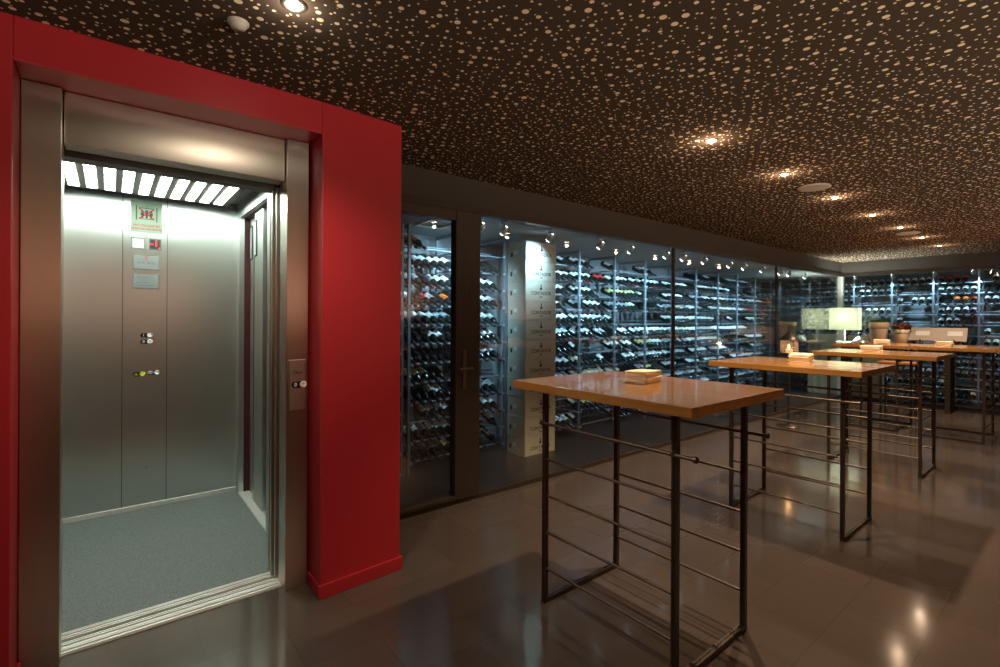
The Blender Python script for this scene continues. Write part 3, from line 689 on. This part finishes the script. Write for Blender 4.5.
# ---------------------------------------------------------------- room ceiling fittings
def make_down(label):
    t = thing('ceiling_downlight', label, 'downlight', (0, 0, 0), 0, 'recessed downlights in the dotted ceiling')
    MB().lathe([(0.030, 0.0), (0.031, -0.006), (0.042, -0.004), (0.044, 0.0)], 20, cap=False).build('trim_ring', darkmetal, t)
    MB().lathe([(0.003, -0.012), (0.018, -0.009), (0.028, 0.0)], 16).build('bulb', bulb_m, t)
    return t
t0 = make_down('ceiling downlight in front of the lift doorway'); t0.location = (*LIFT_SPOT, ROOM_Z)
dn = ['above the first high table', 'second out from the red pillar', 'third out, beyond the first round speaker', 'fourth out from the red pillar', 'fifth out, before the second round speaker', 'sixth out, past the second round speaker', 'furthest out, nearest the end window']
for i, x in enumerate(SPOT_X):
    t = dup(t0); t['label'] = 'ceiling downlight ' + dn[i]; t.location = (x, SPOT_Y, ROOM_Z)
sp0 = None
for lab, x, y in (('round flat ceiling speaker between the second and third downlights', 4.42, 1.476), ('round flat ceiling speaker further down the room', 7.60, 1.516)):
    t = thing('ceiling_speaker', lab, 'speaker', (x, y, ROOM_Z), 0, 'round ceiling speakers')
    MB().lathe([(0.115, 0.0), (0.118, -0.010), (0.105, -0.014)], 28, cap=False).build('rim', speaker_m, t)
    MB().lathe([(0.001, -0.016), (0.105, -0.013)], 28).build('grille', speaker_m, t)
t = thing('smoke_detector', 'small round detector on the ceiling above the lift doorway', 'smoke detector', (0.36, 1.985, ROOM_Z))
MB().lathe([(0.036, 0.0), (0.036, -0.008), (0.030, -0.012)], 24, cap=False).build('base', speaker_m, t)
MB().lathe([(0.030, -0.012), (0.024, -0.024), (0.002, -0.028)], 24).build('sensor', speaker_m, t)

# ---------------------------------------------------------------- counter at the end window and what stands on it
CT = 1.02
t = thing('counter', 'long wooden counter standing along the end window', 'counter', (10.1, 2.05, 0))
MB().box(-0.24, 0.24, -0.90, 0.90, CT - 0.04, CT).build('counter_top', oak, t, bevel=0.003)
for x in (-0.17, 0.17):
    for y in (-0.55, 0.80): MB().box(x - 0.03, x + 0.03, y - 0.03, y + 0.03, 0, CT - 0.041).build('leg', legsteel, t)
MB().box(-0.14, 0.14, -0.53, -0.55 + 0.0, 0.30, 0.34).box(-0.02, 0.02, -0.549, 0.77, 0.30, 0.34).build('stretcher', legsteel, t)
# table lamp
tl = thing('table_lamp', 'lit table lamp with a wide pale linen box shade', 'lamp', (10.07, 2.87, CT))
MB().box(-0.08, 0.08, -0.11, 0.11, 0, 0.02).build('base', white, tl, bevel=0.004)
MB().tube((0, 0, 0.02), (0, 0, 0.33), 0.012, 12).build('stem', white, tl)
W2, D2, Z0, Z1 = 0.215, 0.11, 0.225, 0.61
sh = MB(); th = 0.003
sh.box(-D2, -D2 + th, -W2, W2, Z0, Z1).box(D2 - th, D2, -W2, W2, Z0, Z1).box(-D2 + th, D2 - th, -W2, -W2 + th, Z0, Z1).box(-D2 + th, D2 - th, W2 - th, W2, Z0, Z1)
sh.build('lamp_shade', shade_m, tl)
MB().lathe([(0.004, 0.0), (0.02, 0.01), (0.03, 0.045), (0.02, 0.08), (0.003, 0.09)], 16, Matrix.Translation((0, 0, 0.33))).build('bulb', mat('lamp_bulb', (1, 1, 0.9), 0.4, emit=(0.95, 1.0, 0.80), estr=20), tl)
lamp('lamp_light', 'POINT', (10.07, 2.87, CT + 0.46), E_SHADE, (0.90, 1.0, 0.92), None, 0.09)
pale_print = mat('pale_print', (0.40, 0.43, 0.46), 0.6)
# plant pots
def pot(nm, label, x, y, r0, r1, h, kind):
    t = thing(nm, label, 'potted plant', (x, y, CT), 0, 'plants in clay pots on the counter')
    MB().lathe([(r0 * 0.9, 0), (r0, 0.004), (r1 * 0.93, h * 0.70), (r1 * 0.94, h * 0.72), (r1, h * 0.73), (r1, h), (r1 * 0.9, h), (r1 * 0.88, h * 0.88)], 26, cap=False).lathe([(0.001, 0), (r0 * 0.9, 0)], 26, cap=False).build('pot', clay, t)
    MB().lathe([(0.001, h * 0.9), (r1 * 0.885, h * 0.89)], 20).build('soil', soil, t)
    g = random.Random(kind); m = MB(); tw = MB()
    nl = 260 if kind == 1 else 190
    for i in range(nl):
        a = g.uniform(0, 6.283); rr = r1 * 0.78 * math.sqrt(g.random())
        if kind == 1: ln, el, wd, zz = g.uniform(.03, .06), g.uniform(.5, 1.4), 0.008, h * 0.92 + 0.035 * (1 - (rr / r1) ** 2)
        else: ln, el, wd, zz = g.uniform(.05, .10), g.uniform(-.4, 1.1), 0.018, h + g.uniform(-.01, .055)
        b = Vector((rr * math.cos(a), rr * math.sin(a), zz)); a2 = a + g.uniform(-.8, .8)
        d = Vector((math.cos(a2) * math.cos(el), math.sin(a2) * math.cos(el), math.sin(el))); s_ = d.cross(Vector((0, 0, 1))).normalized() * wd
        mid_ = b + d * ln * .5; up = Vector((0, 0, .004))
        m.add([b, mid_ + s_, b + d * ln - up, mid_ - s_, mid_ + up], [(0, 1, 4), (1, 2, 4), (2, 3, 4), (3, 0, 4)])
    m.build('foliage', leaf_g if kind == 1 else leaf_b, t)
    for k in range(3 if kind == 1 else 4):
        a = g.uniform(0, 6.283); x1, y1 = r1 * .4 * math.cos(a), r1 * .4 * math.sin(a)
        tw.path([(x1, y1, h * .9), (x1 * 1.3, y1 * 1.3, h + .07), (x1 * 1.5, y1 * 1.8, h + (.19 if kind == 1 else .12) - .02 * k)], 0.0025, 6)
    tw.build('twigs', twig, t)
    return t
pot('potted_succulent', 'tall clay pot with low fresh green growth, next to the lamp', 10.06, 2.385, 0.105, 0.140, 0.36, 1)
pot('potted_shrub', 'clay pot with dry russet leaves, beside the green one', 10.04, 2.085, 0.086, 0.107, 0.25, 2)
# serving dome
t = thing('serving_dome', 'shiny silver serving dome with dark knob on the counter', 'cloche', (9.99, 2.625, CT))
MB().lathe([(0.122, 0.0), (0.126, 0.004), (0.120, 0.02), (0.095, 0.062), (0.055, 0.100), (0.018, 0.116), (0.002, 0.118)], 30).build('dome', silver, t)
MB().tube((0, 0, 0.116), (0, 0, 0.14), 0.012, 12).lathe([(0.012, 0.138), (0.030, 0.150), (0.036, 0.168), (0.026, 0.186), (0.002, 0.192)], 18).build('knob', black, t)
# tilted display board
t = thing('display_board', 'tilted taupe board with two pale printed panels on the counter', 'board', (10.06, 1.64, CT))
M = Matrix.Translation((0, 0, 0.085)) @ Matrix.Rotation(R(-28), 4, 'Y').inverted()
M = Matrix.Translation((-0.06, 0, 0.075)) @ Matrix.Rotation(R(32), 4, 'Y')
MB().box(-0.008, 0.008, -0.335, 0.335, 0, 0.24, M=M).build('board', mat('taupe_board', (0.24, 0.205, 0.175), 0.6), t, bevel=0.003)
for y in (0.18, -0.20): 
    o = MB().box(-0.0095, -0.0081, y - 0.085, y + 0.085, 0.095, 0.175, M=M).build('printed_panel', pale_print, t)
MB().tube((-0.06, -0.2, 0), (-0.06, -0.2, 0.10), 0.010).tube((-0.06, 0.2, 0), (-0.06, 0.2, 0.10), 0.010).box(-0.10, 0.12, -0.22, -0.18, 0, 0.012).box(-0.10, 0.12, 0.18, 0.22, 0, 0.012).tube((0.10, -0.2, 0.012), (0.06, -0.2, 0.25), 0.008).tube((0.10, 0.2, 0.012), (0.06, 0.2, 0.25), 0.008).build('stand', legsteel, t)

# bar stool between the tables and the counter
t = thing('bar_stool', 'wooden bar stool half hidden behind the sideways tables', 'stool', (9.15, 1.93, 0))
MB().box(-0.17, 0.17, -0.22, 0.22, 0.765, 0.80).build('seat', seatwood, t, bevel=0.008)
for x in (-0.13, 0.13):
    for y in (-0.18, 0.18): MB().box(x - 0.014, x + 0.014, y - 0.014, y + 0.014, 0, 0.764).build('leg', legsteel, t)
MB().box(-0.116, 0.116, -0.188, -0.172, 0.25, 0.275).build('footrest', legsteel, t)
MB().box(-0.116, 0.116, 0.172, 0.188, 0.25, 0.275).build('footrest', legsteel, t)

# lantern on a slim stand by the glass
LX, LY = 7.0, 2.62
t = thing('plant_stand', 'slim dark pedestal by the cellar glass, carrying the lantern', 'stand', (LX, LY, 0))
MB().lathe([(0.002, 0), (0.14, 0), (0.14, 0.012), (0.02, 0.03), (0.002, 0.031)], 24).build('foot', legsteel, t)
MB().tube((0, 0, 0.03), (0, 0, 0.938), 0.014, 12).build('pole', legsteel, t)
MB().lathe([(0.002, 0.938), (0.135, 0.938), (0.14, 0.945), (0.14, 0.958), (0.002, 0.958)], 28).build('plate', legsteel, t)
t = thing('lantern', 'dark metal lantern with a lit candle, in front of the cellar glass', 'lantern', (LX, LY, 0.9585)); t.scale = (1.05, 1.05, 1.22)
MB().lathe([(0.001, 0), (0.108, 0), (0.108, 0.014), (0.001, 0.014)], 24).build('base', darkmetal, t)
gm = MB().lathe([(0.098, 0.015), (0.100, 0.15)], 24, cap=False); gm.build('glass', lantern_glass, t)
cg = MB()
for i in range(4):
    a = R(45 + 90 * i); cg.tube((0.105 * math.cos(a), 0.105 * math.sin(a), 0.014), (0.105 * math.cos(a), 0.105 * math.sin(a), 0.155), 0.004, 6)
cg.build('cage', darkmetal, t)
MB().lathe([(0.112, 0.152), (0.112, 0.162), (0.075, 0.195), (0.035, 0.222), (0.018, 0.240), (0.002, 0.245)], 24).build('cap', darkmetal, t)
MB().lathe([(0.026, -0.003), (0.032, -0.003), (0.032, 0.003), (0.026, 0.003)], 20, Matrix.Translation((0, 0, 0.272)) @ Matrix.Rotation(R(90), 4, 'X'), cap=False).build('ring', darkmetal, t)
MB().tube((0, 0, 0.0145), (0, 0, 0.055), 0.04, 18).build('candle', wax, t)
MB().lathe([(0.001, 0.0), (0.010, 0.012), (0.006, 0.03), (0.001, 0.045)], 10, Matrix.Translation((0, 0, 0.058))).build('flame', flame_m, t)
lamp('candle_light', 'POINT', (LX, LY, 1.06), 1.6, (1.0, 0.55, 0.25), None, 0.015)
